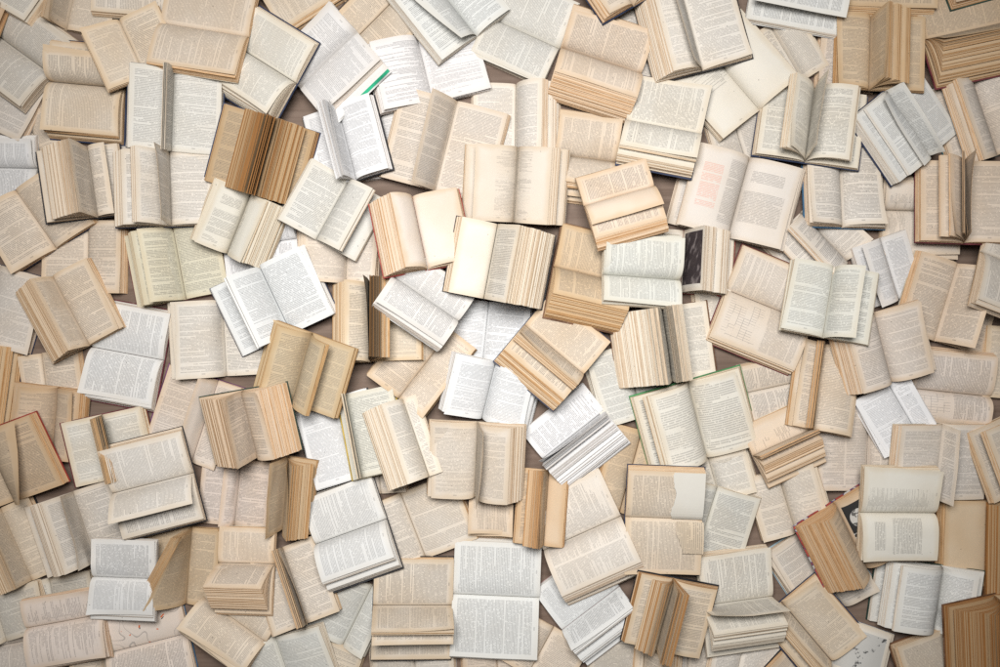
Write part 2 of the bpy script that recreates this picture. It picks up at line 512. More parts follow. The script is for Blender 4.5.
COUNT = 0
def book(layer, tile, x0, y0, x1, y1, L, R, paper, cover, label, **opt):
    global COUNT
    COUNT += 1
    rng = random.Random(COUNT * 77 + 5)
    ox, oy = ORIGIN[tile[0]], ORIGIN[tile[1]]
    p0 = np.array((ox + x0 / ZOOM, oy + y0 / ZOOM)); p1 = np.array((ox + x1 / ZOOM, oy + y1 / ZOOM))
    d = (p1 - p0) / np.linalg.norm(p1 - p0)
    rpx = np.array((d[1], -d[0]))
    mid = (p0 + p1) / 2
    hard = opt.get('hard', cover not in ('cream', 'white', 'tan', 'grey', 'pink'))
    bt = 0.0024 if hard else 0.0007
    ov = opt.get('ov', 0.0019 if hard else 0.0)
    L = tuple(L) + ((),) * (3 - len(L)); R = tuple(R) + ((),) * (3 - len(R))
    L = (L[0], L[1] * 1.75, L[2]); R = (R[0], R[1] * 1.75, R[2])
    def loosen(S):     # many blocks have a top leaf or two that will not lie flat
        if opt.get('torn') or S[2] or S[1] < 3 or S[0] < 110 or rng.random() > 0.8: return S
        f = rng.uniform(0.925, 0.98); tw = S[0] * rng.uniform(-0.09, 0.09) * (1.0 if f < 0.96 else 0.4)
        fans = [(S[0] * f, S[0] * (f - 0.012), tw)]
        if rng.random() < 0.4: fans.append((S[0] * (f - 0.05), S[0] * (f - 0.06), -tw))
        return (S[0], S[1], fans)
    L, R = loosen(L), loosen(R)
    tl, tr = L[1] * U, R[1] * U
    zr = bt + 0.0012 + 0.12 * min(tl, tr)
    base = 0.03; sx = sy = 0.0
    for it in range(4):
        zg = base + zr + 0.4 * min(tl, tr)
        w0 = spot(*p0, zg); w1 = spot(*p1, zg)
        c = (w0 + w1) / 2
        H = np.linalg.norm(w1 - w0)
        ay = (w0 - w1) / H
        ax = np.array((ay[1], -ay[0]))
        def across(w, z, sgn):
            q = mid + sgn * (w / ZOOM) * rpx
            x = 0.0
            for _ in range(3):
                x = float(np.dot(spot(q[0], q[1], base + z + sx * x) - c, ax))
            return x
        xl, xr = across(L[0], bt + 0.3 * tl, -1), across(R[0], bt + 0.3 * tr, 1)
        base, sx, sy = settle(c, ax, ay, xl - ov, xr + ov, H + 2 * ov, opt.get('pct', 93))
        # the settled height belongs to the gutter centre
    base = base + opt.get('up', 0.0)
    # cross-sections: per side a list of bundles (outer leaf end, inner leaf end)
    sides = []
    for sgn, S, xe in ((-1, L, xl), (1, R, xr)):
        t = S[1] * U
        lp = opt.get('len', {}).get(sgn, 0) * U / ZOOM or abs(xe)
        slant = min(0.45 * t, 0.12 * abs(xe))
        bl = [dict(a=(xe, bt + 0.0004), b=(xe - sgn * slant, bt + t))]
        bl[0]['a2'] = bl[0]['a']; bl[0]['b2'] = bl[0]['b']
        zmin = bt + t + 0.0006
        def end(w, zmin):
            z = zmin
            for _ in range(5):
                x = across(w, z, sgn)
                r = min(1.0, abs(x) / max(lp, 1e-4))
                k = (0.46 + 0.44 * (1 - r)) * opt.get('k', 1.0)
                z = max(zmin, bt + k * math.sqrt(max(0.0, lp * lp - x * x)))
            return (x, z)
        for fan in S[2]:
            wa, wb = fan[0], fan[1]
            tw = fan[2] / 2 if len(fan) > 2 else 0
            a = end(wa - tw, zmin); a2 = end(wa + tw, zmin); zmin += 0.0008
            bnd = end(wb - tw, max(zmin, a[1] * 0.9)); b2 = end(wb + tw, max(zmin, a2[1] * 0.9))
            bl.append(dict(a=a, b=bnd, a2=a2, b2=b2, thin=abs(wa - wb) <= 9))
            zmin += 0.0012
        sides.append((sgn, S, bl))
    n3 = Vector((0, 0, 1))
    X3 = Vector((ax[0], ax[1], sx)).normalized()
    Y3 = Vector((ay[0], ay[1], sy))
    Y3 = (Y3 - X3 * Y3.dot(X3)).normalized()
    Z3 = X3.cross(Y3)
    root = bpy.data.objects.new('open_book', None)
    root.empty_display_size = 0.02
    root.matrix_world = Matrix(((X3.x, Y3.x, Z3.x, c[0]), (X3.y, Y3.y, Z3.y, c[1]), (X3.z, Y3.z, Z3.z, base), (0, 0, 0, 1)))
    COL.objects.link(root)
    root['label'] = label; root['category'] = 'book'; root['group'] = 'open books covering the floor'
    rgb, age = PAPER[paper]
    j = rng.uniform(0.96, 1.03)
    rgb = tuple(min(0.9, ch * j * rng.uniform(0.988, 1.012)) for ch in rgb)
    age = opt.get('age', min(1.0, age * rng.uniform(0.8, 1.2)))
    colr = rgb + (age,)
    # cover: two boards and the spine
    M = Mesh()
    def box(ax0, ax1, ay0, ay1, z0, z1):
        b = len(M.v)
        M.v.extend([(ax0, ay0, z0), (ax1, ay0, z0), (ax1, ay1, z0), (ax0, ay1, z0), (ax0, ay0, z1), (ax1, ay0, z1), (ax1, ay1, z1), (ax0, ay1, z1)])
        for q in ((3, 2, 1, 0), (4, 5, 6, 7), (0, 1, 5, 4), (1, 2, 6, 5), (2, 3, 7, 6), (3, 0, 4, 7)):
            M.face(tuple(b + i for i in q), [(0, 0)] * 4, 0, (0, 0), (0, 0))
    cl, cr = opt.get('cov', (0, 0))
    g = 0.0018
    xl2, xr2 = xl - ov - cl * U / ZOOM, xr + ov + cr * U / ZOOM
    box(xl2, -g, -H / 2 - ov, H / 2 + ov, 0.0, bt)
    box(g, xr2, -H / 2 - ov, H / 2 + ov, 0.0, bt)
    box(-g, g, -H / 2 - ov, H / 2 + ov, 0.0002, bt * 0.7)
    co = M.build('cover', [COVERS[cover]], root)
    if opt.get('cov'):          # pasted endpaper on a board that sticks out
        for s, e in ((-1, cl), (1, cr)):
            if not e: continue
            Q = Mesh()
            xa, xb = ((xl2 + 0.004 , xl + 0.01) if s < 0 else (xr - 0.01, xr2 - 0.004))
            Q.v.extend([(xa, -H / 2 + .001, bt + .0005), (xb, -H / 2 + .001, bt + .0005), (xb, H / 2 - .001, bt + .0005), (xa, H / 2 - .001, bt + .0005)])
            Q.face((0, 1, 2, 3), [(.0, 0), (.05, 0), (.05, H), (0, H)], 0, (.05, H), (1.0, 0.004))
            Q.build('endpaper', [STYLES['blank']], co, colr)
            if opt.get('stripe'):
                Q = Mesh()
                xa, xb = (xl2 + 0.003, xl2 + 0.010) if s < 0 else (xr2 - 0.010, xr2 - 0.003)
                Q.v.extend([(xa, -H / 2 + .002, bt + .0011), (xb, -H / 2 + .002, bt + .0011), (xb, H * 0.02, bt + .0011), (xa, H * 0.02, bt + .0011)])
                Q.face((0, 1, 2, 3), [(0, 0)] * 4, 0, (0, 0), (0, 0))
                Q.build('cover_stripe', [COVERS[opt['stripe']]], co)
    # text blocks
    sty = opt.get('style', ('text', 'text'))
    if isinstance(sty, str): sty = (sty, sty)
    pts = []
    for sgn, S, bl in sides:
        st = sty[0] if sgn < 0 else sty[1]
        for bi, B in enumerate(bl):
            a, bb, a2, b2 = B['a'], B['b'], B['a2'], B['b2']
            last = bi == len(bl) - 1
            s_here = st if last else ('text' if st in ('photo', 'portrait', 'blots', 'chart', 'red', 'diagram', 'blank', 'title') else st)
            s_here = opt.get('sub', s_here) if not last else s_here
            colr = rgb + (age,)
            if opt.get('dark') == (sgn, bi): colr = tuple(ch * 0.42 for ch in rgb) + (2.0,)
            pitch = opt.get('pitch', rng.uniform(0.0024, 0.0032))
            seed = rng.uniform(0, 60)
            mats = [STYLES[s_here], EDGE]
            bow = opt.get('bow', 0.0) * U if last else 0.0
            zb = bt + 0.0006 + 0.0008 * bi
            za = bt + 0.0004 if bi == 0 else zb
            zt = zr + 0.0012 * bi if bi == 0 else zb + 0.0016
            if S[1] < 0.8 and bi == 0: zt = bt + 0.0008
            hj = rng.uniform(-0.0008, 0.0008)
            y0, y1 = -H / 2 + hj, H / 2 + hj
            pts.append((leaf_curve(bb[0], bb[1], zt, 22, bow), leaf_curve(b2[0], b2[1], zt, 22, bow)))
            if B.get('thin'):
                M = Mesh()
                c1 = leaf_curve(bb[0], bb[1], zt, NXL, bow)
                c2 = leaf_curve(b2[0], b2[1], zt, NXL, bow)
                sheet(M, c1, y0, y1, seed, pitch, 0.0018, (rng.choice((-1, 1)), rng.uniform(0.0, 0.014)), rng, 0.0, 0.0003, c2)
                M.build('leaf', mats, root, colr)
                continue
            edge_w = math.hypot(a[0] - bb[0], a[1] - bb[1])
            N = int(max(2, min(24, edge_w / 0.0019)))
            M = Mesh()
            cuts = np.cumsum([0] + [rng.uniform(0.5, 1.6) for _ in range(N)]); cuts /= cuts[-1]
            for k in range(N):
                t0, t1 = cuts[k], cuts[k + 1]
                gp = (t1 - t0) * rng.choice((0.04, 0.08, 0.12, 0.3) if bi == 0 else (0.06, 0.14, 0.28, 0.5))
                def sect(t, jit, a=a, bb=bb):
                    xe = a[0] + (bb[0] - a[0]) * t; ze = a[1] + (bb[1] - a[1]) * t
                    xe += sgn * jit
                    return leaf_curve(xe, ze, za + (zt - za) * t, NXL, bow * t)
                jit = rng.uniform(-0.0013, 0.0010) if bi == 0 else rng.uniform(-0.0026, 0.0014)
                yj0, yj1 = rng.uniform(-0.0005, 0.0005), rng.uniform(-0.0005, 0.0005)
                te = t1 - gp * 0.5 if k < N - 1 else t1
                slab(M, sect(t0 + gp, jit), sect(te, jit * 0.6), y0 + yj0, y1 + yj1, seed + k, pitch, abs(xl), H, edge_w / N,
                     sect(t0 + gp, jit, a2, b2), sect(te, jit * 0.6, a2, b2))
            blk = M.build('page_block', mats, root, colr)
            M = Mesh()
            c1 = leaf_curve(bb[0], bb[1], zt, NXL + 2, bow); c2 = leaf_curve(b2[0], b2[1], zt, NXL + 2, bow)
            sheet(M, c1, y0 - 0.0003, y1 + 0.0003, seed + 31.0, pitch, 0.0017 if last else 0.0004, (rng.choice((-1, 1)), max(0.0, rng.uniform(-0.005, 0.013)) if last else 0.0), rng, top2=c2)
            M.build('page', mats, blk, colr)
    if opt.get('torn'):
        for nm, sgn, f0, f1, y_a, col in (('torn_endpaper', 1, 0.02, 0.99, -0.10, (0.76, 0.73, 0.66, 0.4)), ('torn_flap', -1, 0.03, 0.58, -0.16, (0.74, 0.63, 0.49, 0.9))):
            (q, _) = pts[0] if sgn < 0 else pts[len(sides[0][2])]
            Q = Mesh(); n = 16
            for i in range(n + 1):
                f = f0 + (f1 - f0) * i / n
                xq = q[-1][0] * f
                zq = float(np.interp(abs(xq), np.abs(q[:, 0]), q[:, 1])) + 0.0042 + (0.004 * f if sgn < 0 else 0.0)
                ya = y_a * H + rng.uniform(-1, 1) * 0.0016 + 0.004 * math.sin(9 * f)
                if sgn < 0: ya -= 0.10 * H * f
                yb = -H / 2 + (0.001 if sgn > 0 else -0.002)
                for z in (zq, zq - 0.0004):
                    Q.v.extend([(xq, ya, z), (xq, yb, z)])
            for i in range(n):
                a_ = i * 4; b_ = a_ + 4
                for quad in ((a_, a_ + 1, b_ + 1, b_), (a_ + 2, b_ + 2, b_ + 3, a_ + 3), (a_, b_, b_ + 2, a_ + 2), (a_ + 1, a_ + 3, b_ + 3, b_ + 1)):
                    Q.face(quad if sgn < 0 else quad[::-1], [(Q.v[v_][0] + .1, Q.v[v_][1] + .1) for v_ in (quad if sgn < 0 else quad[::-1])], 0, (.4, .4), (3.0, .004))
            Q.build(nm, [STYLES['blank' if sgn > 0 else 'text']], root, col)
    # add this book to the height map
    ys = np.linspace(-H / 2, H / 2, 60)
    P = np.concatenate([np.concatenate([np.column_stack((q[:, 0] * (.5 - y / H) + q2[:, 0] * (.5 + y / H), np.full(len(q), y), q[:, 1] * (.5 - y / H) + q2[:, 1] * (.5 + y / H))) for y in ys]) for q, q2 in pts])
    for B in [b for _, _, bl in sides for b in bl]:     # the fore-edges as well
        for f in (0, .25, .5, .75):
            xe = B['a'][0] * (1 - f) + B['b'][0] * f; ze = B['a'][1] * (1 - f) + B['b'][1] * f
            P = np.concatenate((P, np.column_stack((np.full(60, xe), ys, np.full(60, ze)))))
    Wp = P @ np.array((X3, Y3, Z3)) + np.array((c[0], c[1], base))
    jj, ii = cells(Wp)
    np.maximum.at(PILE, (jj, ii), Wp[:, 2])
    return root
# ------------------------------------------------------------------ the books, one row each
# layer in the pile, tile of the catalogue grid, gutter from (x0, y0) to (x1, y1),
# one side (width, thickness, [fanned bundles]), the other side, paper, cover, label
BOOKS = []
def B(*a, **k): BOOKS.append((a, k))

# --- tile row 1
B(5,'a1',93,-344,-93,-14,(250,4),(250,4,[(236,230)]),'n','grey','grey-paged book with loose lower leaves lying over a diagonal grey-paged book')
B(4,'a1',315,-210,245,112,(150,2,[(105,92)]),(170,4),'b','tan','beige book with one page rolled over its gutter beside a beige paperback')
B(8,'a1',355,-165,665,-150,(230,4),(230,4),'p','cream','beige paperback with rounded page corner lying on the cream book beside it')
B(7,'a1',590,78,922,140,(178,5,[(170,160)]),(215,4),'b','cream','yellowed cream book whose wide lower page overhangs a navy covered book')
B(4,'a1',-95,70,203,287,(176,6),(160,5),'n','grey','grey-paged open book with diagonal gutter, a second grey book resting on it')
B(5,'a1',-120,-10,-170,165,(100,3),(152,5),'t','tan','tan page sliver resting on the diagonal grey-paged book')
B(3,'a1',20,260,-72,460,(120,3),(180,4,[(172,168)]),'n','grey','grey-paged book with a page corner curling up, below the diagonal grey book')
B(4,'a1',208,312,475,335,(205,4,[(180,165)]),(150,3),'b','navy','beige book with navy cover under its lifted page block', )
B(5,'a1',437,72,537,287,(152,3),(160,3),'b','cream','beige book set askew on top of a beige book with lifted block')
B(6,'a1',643,250,622,552,(168,4,[(60,44)]),(192,5),'g','navy','navy hardback with pale green pages and a slim bundle standing at its gutter')
B(6,'b1',-20,163,217,310,(188,5,[(172,140)]),(172,4),'c','navy','navy hardback with cream diagonal pages beside a green striped white book')
B(8,'b1',125,440,46,717,(195,4,[(124,106),(100,84),(78,58),(52,36),(30,12)]),(180,4,[(118,100),(94,76),(70,52),(46,32),(26,10)]),'o','navy','old brown book standing fanned open, browned page edges up, navy cover',age=1.8,k=0.85)
B(7,'b1',68,-29,306,-180,(198,4,[(190,168)]),(190,4),'b','tan','thick beige paperback lying across the white page of a green striped book')
B(3,'b1',395,-150,650,-146,(182,8),(170,3),'t','teal','brown edged book beneath the beige block and the drooping white book', )
B(5.5,'b1',215,315,442,126,(150,4,[(146,140)]),(150,3),'w','white','white-paged open book whose cover board shows a bright green stripe',cov=(48,0),stripe='emerald',pct=99)
B(3,'b1',568,0,423,141,(120,3),(152,5),'b','black','beige book with dark cover edge, half under the white pages',)
B(6,'b1',662,-135,877,132,(180,5,[(112,106,75)]),(160,4),'w','cream','white book with lifted page drooping over a shaded page below')
B(4,'b1',655,140,715,385,(205,5),(226,5),'w','white','white-paged paperback lying open under a drooping white book',style=('dialog','dialog'))
B(5,'c1',30,58,294,177,(160,6),(184,5),'g','cream','pale greenish book open flat with gutter slanting, beside drooping white book')
B(5,'b1',805,378,722,706,(215,4,[(116,110)]),(203,4),'p','cream','pinkish beige book with a tall shaded page lifted over wide sheets')
B(4,'c1',133,312,130,592,(165,3),(168,4,[(150,134),(118,98)]),'c','cream','cream book with narrow lifted page block fanning against a brown edged book')
B(6,'c1',143,545,125,820,(198,4,[(160,152)]),(192,4,[(160,128)]),'p','cream','pinkish poem book with short verse lines and a fanned right side',style='poem')
B(6,'c1',298,180,597,270,(195,3,[(186,152),(150,88)]),(172,4),'b','tan','thick beige book with broad lower fore-edge fanned in steps')
B(7,'c1',470,-130,565,28,(128,4,[(122,95)]),(95,3,[(70,60)]),'b','navy','small thick book with navy corner lying on a broad stepped beige book')
B(2,'c1',575,20,660,290,(100,3),(120,3),'n','grey','grey page tucked between the navy cornered book and a tall striped edge')
B(5,'c1',737,-87,824,266,(185,3,[(178,150),(145,98),(24,18)]),(192,4),'c','black','black hardback with a page standing up beside a striped page block')
B(2,'d1',-140,145,72,412,(192,4),(192,3),'c','cream','cream book with index columns and an empty page, under the black hardback',style=('sparse','blank'))
B(6,'d1',60,-150,395,-85,(235,3,[(165,158)]),(200,3),'w','white','white book with two layers of pages folding down over grey print')
B(1,'d1',110,90,235,300,(80,2),(120,3),'n','grey','grey-paged triangle of a book under the folding white pages')
B(2,'d1',420,80,395,335,(118,4),(100,3),'p','cream','pinkish page with rounded corner under the brown fanned book')
B(7,'d1',492,55,474,338,(132,5),(205,3,[(150,134),(122,104),(88,74)]),'t','tan','brown-beige book fanned in three upright bundles below a brown block',k=0.75,age=1.3)
B(6,'d1',385,-150,705,-135,(225,5,[(218,170)]),(160,3),'t','tan','tan page block with striped edge touching a book of three upright bundles')
B(6,'d1',678,152,1010,82,(185,2,[(172,150),(140,118),(108,82),(70,40)]),(160,3),'t','maroon','dark red hardback with wavy brown pages fanned upwards in four folds')
B(7,'d1',725,-130,890,-175,(178,6),(120,3),'b','darkgreen','dark green book corner lying on the wavy paged dark red book')
B(6,'d1',285,325,237,608,(198,4,[(92,62)]),(200,3,[(178,168),(56,50)]),'c','navy','navy hardback with pinkish pages standing in a narrow V at its gutter')
B(6,'d1',520,346,702,577,(168,5,[(110,100),(48,40)]),(155,2,[(75,68)]),'w','navy','navy hardback turned diagonally with white yellow-edged pages fanning apart',k=0.65)
B(5,'d1',850,285,947,577,(178,3,[(120,84),(70,48)]),(160,5),'p','teal','teal hardback with two leaning striped bundles beside the wavy paged book')
# --- tile row 2
B(3,'a2',-150,25,138,30,(182,5),(125,3),'w','white','white-paged book with level gutter beside the black hardback with folded page')
B(4,'a2',60,110,196,326,(182,6),(192,4),'b','navy','beige book with thin navy corner under a black board')
B(6,'a2',322,-48,360,212,(195,3,[(182,140),(132,92)]),(120,2,[(64,57)]),'p','black','black hardback with striped page block and one page standing folded')
B(6,'a2',612,-33,621,242,(212,3,[(200,172),(142,128),(50,42)]),(192,5),'c','navy','navy hardback with stepped cream bundles above the yellow-green paged book')
B(6,'a2',930,122,838,345,(152,4),(165,3,[(146,112),(104,72),(62,52)]),'c','cream','white-paged book with broad empty margin and thick fanned cream edges',style=('title','blank'))
B(5,'a2',637,250,687,516,(182,3,[(168,152),(138,130)]),(172,4),'v','maroon','yellow-green paged book with stepped page edges under a navy hardback')
B(2,'a2',325,225,322,492,(168,3),(148,5),'b','tan','beige book lying flat between a thin paged yellow-green book and a striped block')
B(6,'a2',195,432,327,688,(152,3,[(146,84)]),(158,4),'b','cream','beige book with fat curved bundle of striped page edges')
B(3,'a2',0,390,-80,665,(150,3),(195,6),'n','navy','grey-paged book under the fat striped bundle, navy corner below',)
B(5,'a3',338,82,604,131,(195,6,[(178,171)]),(186,4),'w','maroon','white-paged book with dark red cover and loose lower pages',k=0.5)
B(4,'a2',820,520,836,800,(203,4),(190,4),'c','black','cream paged black hardback with flat pages under a white book')
B(6,'b2',72,393,187,643,(200,3,[(138,126)]),(192,4),'W','navy','bright white book with navy cover, crisp dense print on both pages')
B(3,'b2',-60,330,210,290,(120,3),(130,3),'W','white','white page showing between the crisp navy book and the greenish page')
B(8,'b2',402,72,281,297,(168,4),(172,2,[(96,84)]),'g','white','pale green paged book turned diagonally over its white endpaper',sub='blank')
B(7,'b1',362,396,437,670,(138,3,[(62,24)]),(142,6,[(138,132)]),'W','black','white book with standing cream bundle and one glossy drooping page',up=0.006)
B(2,'b1',510,430,540,660,(120,3),(110,3),'w','white','white page beneath the glossy drooping page')
B(7,'b2',637,132,692,410,(165,3,[(152,126),(120,94)]),(178,3),'p','red','red hardback with blank foxed endpages and brown striped block',style='blank',age=1.25)
B(3,'b2',402,225,389,457,(188,4),(122,4),'p','cream','pinkish book lying flat below the pale green diagonal book')
B(6,'b2',480,458,490,750,(145,3,[(140,92)]),(197,3,[(84,54),(50,8)]),'b','cream','book with dark burnt-brown standing bundle beside tan edges',age=1.4,dark=(1,2))
B(6.5,'b2',560,432,808,594,(140,5,[(122,114)]),(128,4),'w','white','white paperback with a page curling over beneath the blank red hardback',bow=5)
B(7.5,'b2',952,238,902,512,(155,6),(222,3,[(208,168),(160,118),(112,58)]),'c','black','white-paged book with empty page and wide fan of cream edges',style=('blank','text'),sub='blank')
B(4,'b2',922,525,899,742,(140,4),(165,5),'W','white','small white book flat under the wide cream fan')
B(5,'c1',275,572,502,602,(172,3,[(152,144),(118,94)]),(172,3),'b','cream','tan page book with shaded valley and two loose leaves')
B(7,'c2',385,172,645,97,(178,3,[(168,134),(94,86)]),(112,3),'b','tan','tan book with blank glowing page over brown striped edges',age=1.35,k=0.6,style=('blank','text'))
B(6.2,'c2',268,400,547,456,(192,3,[(186,114)]),(168,4),'t','brown','tan book with thick golden striped lower edge',age=1.2)
B(6.4,'c2',448,430,743,441,(112,5),(172,4),'g','cream','pale book with small margins lying on the golden striped book')
B(4,'c2',757,262,742,492,(130,3),(190,3,[(172,142),(126,84)]),'c','red','book showing a dark photograph page beside fanned leaves',style=('text','photo'))
B(6,'d2',32,-5,-45,290,(238,3,[(200,186)]),(217,6),'c','cream','large cream book with a block of red print on one page',style=('red','title'))
B(3.5,'d2',225,195,392,374,(192,2,[(152,140),(84,64)]),(130,3),'c','white','small book with stepped page blocks tucked beside the red printed book')
B(4,'d2',378,-45,370,254,(137,6),(157,5),'c','blue','cream paged book with blue cover sliver at its lower corner')
B(2,'d2',520,185,800,192,(184,4),(130,3),'p','cream','pinkish poem book lying under a dark red hardback',style='poem')
B(6,'d2',842,5,826,313,(182,4,[(92,80),(48,38)]),(190,4,[(50,44),(22,12)]),'b','maroon','dark red hardback with leaves standing upright like a comb at its gutter')
B(3,'d2',515,288,594,512,(125,3,[(76,70)]),(100,3),'w','white','narrow white booklet slanting between two beige books')
B(4,'d2',805,383,722,670,(165,4),(186,2,[(146,138)]),'b','cream','beige book open flat below the combed dark red hardback')
B(5,'d3',487,-45,561,209,(180,3,[(172,112)]),(178,5),'p','cream','pinkish book with solid tan block edge and two wide text pages')
B(5,'d2',357,393,305,662,(168,5),(172,3,[(138,130)]),'g','cream','pale green-white book with both pages bowed and loose outer sheets')
B(4,'d2',-55,478,258,604,(208,3,[(203,186)]),(178,4),'p','maroon','pinkish textbook with a line diagram above its thick lower edge',style=('diagram','text'))
B(4,'d2',880,345,1150,430,(205,6,[(200,180)]),(130,4),'c','tan','cream-topped thick book with tan edges beside the flat beige book')
# --- tile row 3
B(5,'a3',-110,60,-152,372,(120,2),(190,3,[(172,138),(128,95)]),'t','navy','tan upright page edges against a navy board')
B(3,'a3',222,228,190,492,(165,4),(118,3,[(100,84),(68,60)]),'t','tan','tan book with ragged short lines and folded brown leaves',style=('dialog','text'))
B(5,'a3',-40,385,54,650,(150,3),(198,4,[(84,77,100)]),'t','red','tan paged red hardback with a leaf standing beside its gutter')
B(4,'a3',375,332,427,567,(150,3,[(70,18)]),(160,3),'c','maroon','book with dark streaked standing bundle between two white pages',age=1.6)
B(6,'a3',418,622,706,553,(188,5,[(110,103)]),(178,4),'c','black','black hardback with a lifted leaf shading the page block under it')
B(3,'a3',806,205,708,506,(190,3,[(78,72)]),(105,3),'p','purple','pinkish book with purple cover edge and a white leaf turned up',k=0.55,style=('blank','text'),sub='text')
B(7,'b3',17,238,62,490,(165,3,[(152,62)]),(165,3,[(150,72)]),'b','darkgreen','dark green hardback standing fanned with two fat striped blocks')
B(6,'b3',277,28,187,287,(160,3,[(142,112)]),(182,3,[(94,80)]),'y','tan','yellowed old book arched open above a white printed page')
B(4,'b3',352,272,444,565,(168,6),(120,3),'W','black','white book with pale striped side partly under the yellow edged book')
B(5,'b3',388,262,452,567,(34,2,[(28,10)]),(182,4),'g','yellow','yellow covered book with greenish page and dark leaves standing at the gutter',len={-1:130})
B(6,'b3',601,276,698,562,(160,3,[(152,96)]),(60,3),'c','cream','cream paperback with fanned fore-edge leaning over the yellow covered book')
B(4,'b3',782,18,588,272,(152,3),(122,6),'b','tan','beige book set on a slant, narrow page bent over its gutter')
B(7,'b3',882,356,868,642,(182,5),(180,3,[(166,126),(38,31)]),'p','cream','pinkish book with a narrow turned leaf and rounded page roll')
B(5,'b3',945,130,897,346,(168,5),(188,3,[(174,160),(152,144)]),'W','white','white-paged book with loose white sheets under a pinkish roll')
B(6,'c3',165,0,382,183,(178,3,[(168,128),(88,62)]),(160,3),'b','navy','tan book with two slanting brown striped steps, navy cover below',k=0.8,age=1.3)
B(4,'c3',235,497,462,316,(156,3,[(146,132),(122,104),(90,64),(50,24)]),(132,3),'W','white','white book with crisp white leaves fanned like a staircase')
B(4,'c3',526,75,604,335,(160,5),(110,3),'g','cream','greenish page with curled left edge tucked behind a thick black-streaked block')
B(5,'c3',672,-66,710,206,(200,3,[(192,22)]),(170,3,[(78,12)]),'c','brown','very thick book standing fanned with grey streaked page edges')
B(6,'c3',762,205,843,490,(216,3,[(172,146)]),(202,5),'c','green','green hardback with large clear print and one wide empty margin',pitch=0.0047)
B(7,'c4',540,110,822,120,(206,5),(192,4),'b','navy','navy hardback with a torn endpaper flap hanging over its lower page',torn=True)
B(3,'c3',845,488,892,645,(122,3),(152,3),'c','cream','cream pages peeping out under the green hardback')
B(4,'c4',877,-8,812,242,(120,3),(168,4),'g','cream','pale green page leaning beside the torn endpaper book')
B(4,'d3',48,488,260,391,(135,2,[(116,104),(88,62),(44,26)]),(122,3),'b','cream','small golden edged verse book fanned in steps',style=('blank','poem'))
B(2,'d3',12,255,245,205,(125,3),(110,3),'p','cream','pinkish page of print above the golden edged verse book')
B(4,'d3',318,72,251,388,(100,2,[(82,75),(28,6)]),(152,3),'b','tan','book standing on edge as a thin brown strip beside a shaded page',age=1.4)
B(3,'d3',480,300,470,612,(203,4),(115,3),'p','black','dictionary with two columns and browned rim, black cover',style='columns')
B(5,'d3',553,215,668,420,(157,4),(80,3),'W','white','bluish white booklet lying slanted over the dictionary')
B(4,'d3',632,234,924,265,(124,6),(162,5),'p','cream','pinkish manual with machine drawing below its bowed upper page',style=('diagram','text'),bow=3)
B(6,'d3',740,362,738,648,(186,4,[(176,160)]),(178,4,[(66,58)]),'c','cream','cream novel with one page folded in half along its gutter',k=0.55)
B(7,'d3',1010,320,1112,578,(205,3,[(158,140)]),(150,3),'p','tan','pinkish book in two overlapping slabs against the folded cream novel')
B(3,'d3',1004,10,982,272,(108,4),(110,3),'b','cream','cream page beside the machine drawing manual')
B(5,'d4',338,55,476,306,(172,3,[(164,68)]),(150,3),'t','motley','book with red and purple patterned cover, fat tan block and black plate',style=('text','portrait'))
B(6,'d4',440,93,730,101,(182,6),(178,4),'c','cream','cream book with a short title lines page and sideways text',style=('title','poem'))
B(4,'d4',927,50,916,362,(192,5),(110,3),'t','brown','tan blank endpaper of a brown book beside the short title lines',style='blank',sub='blank')
B(6,'d4',992,58,986,432,(82,2,[(78,20)]),(100,2),'o','brown','dark brown edged block standing beside the tan blank endpaper',len={-1:130},age=1.9)
B(6,'d4',925,392,975,725,(195,3,[(172,118),(112,60),(54,10)]),(160,3,[(70,20)]),'o','brown','dark brown old tome fanned upright beside a speckled tan page',age=1.8)
B(5,'d4',778,506,882,815,(242,5,[(232,220)]),(120,3),'b','brown','brown covered book with speckled tan page below white fanned sheets')
B(4,'d4',745,290,714,528,(238,2,[(206,172),(148,132)]),(156,3),'w','darkgreen','white book with sheets stepping down and one bowed page, dark green cover')
B(3,'d4',385,488,322,668,(70,3),(205,4),'c','sprig','book with ink blot plates and pale blue patterned cover edge',style=('sparse','blots'))
B(4,'d4',158,430,337,642,(112,3,[(76,44)]),(166,3),'b','navy','navy hardback with brown shaded page lying over a pale blue cover')
B(2,'d4',208,168,387,442,(152,3),(146,3),'n','paleblue','grey-paged book with pale blue cover rim under the patterned book')
# --- tile row 4
B(4,'a4',0,80,117,347,(152,3,[(124,66)]),(128,4),'b','black','beige book with brown fanned side below the red hardback leaf')
B(5,'a4',266,18,352,274,(190,3,[(176,160),(150,138),(76,68)]),(155,4),'n','grey','greyish book with three loosely stepped leaves beside black hardback')
B(4,'a4',-35,405,22,572,(120,3),(190,4),'n','grey','grey-paged thin book under the stepped leaves and sideways verse')
B(2,'a4',178,338,206,482,(80,3),(165,3),'n','grey','grey page below the stepped leaves with coarse print')
B(5,'a4',340,336,582,341,(158,3,[(146,132)]),(148,3),'w','white','white booklet with bright lower page overhanging a chart page',k=0.55)
B(4,'a4',708,148,688,430,(205,3,[(135,95,-120)]),(116,4),'t','cream','tan book whose whole page block arches over like a wave')
B(5,'a4',805,285,1022,287,(192,3,[(178,112)]),(142,3),'b','cream','beige book with chunky yellowish edge under standing brown leaves')
B(4,'a4',745,415,990,575,(158,5),(125,3),'b','tan','beige book lying slantwise below the chunky yellowish edge')
B(2,'a4',398,614,692,548,(152,3),(172,3),'p','blue','atlas page with thin curves and orange marks, blue cover edge',style=('text','chart'))
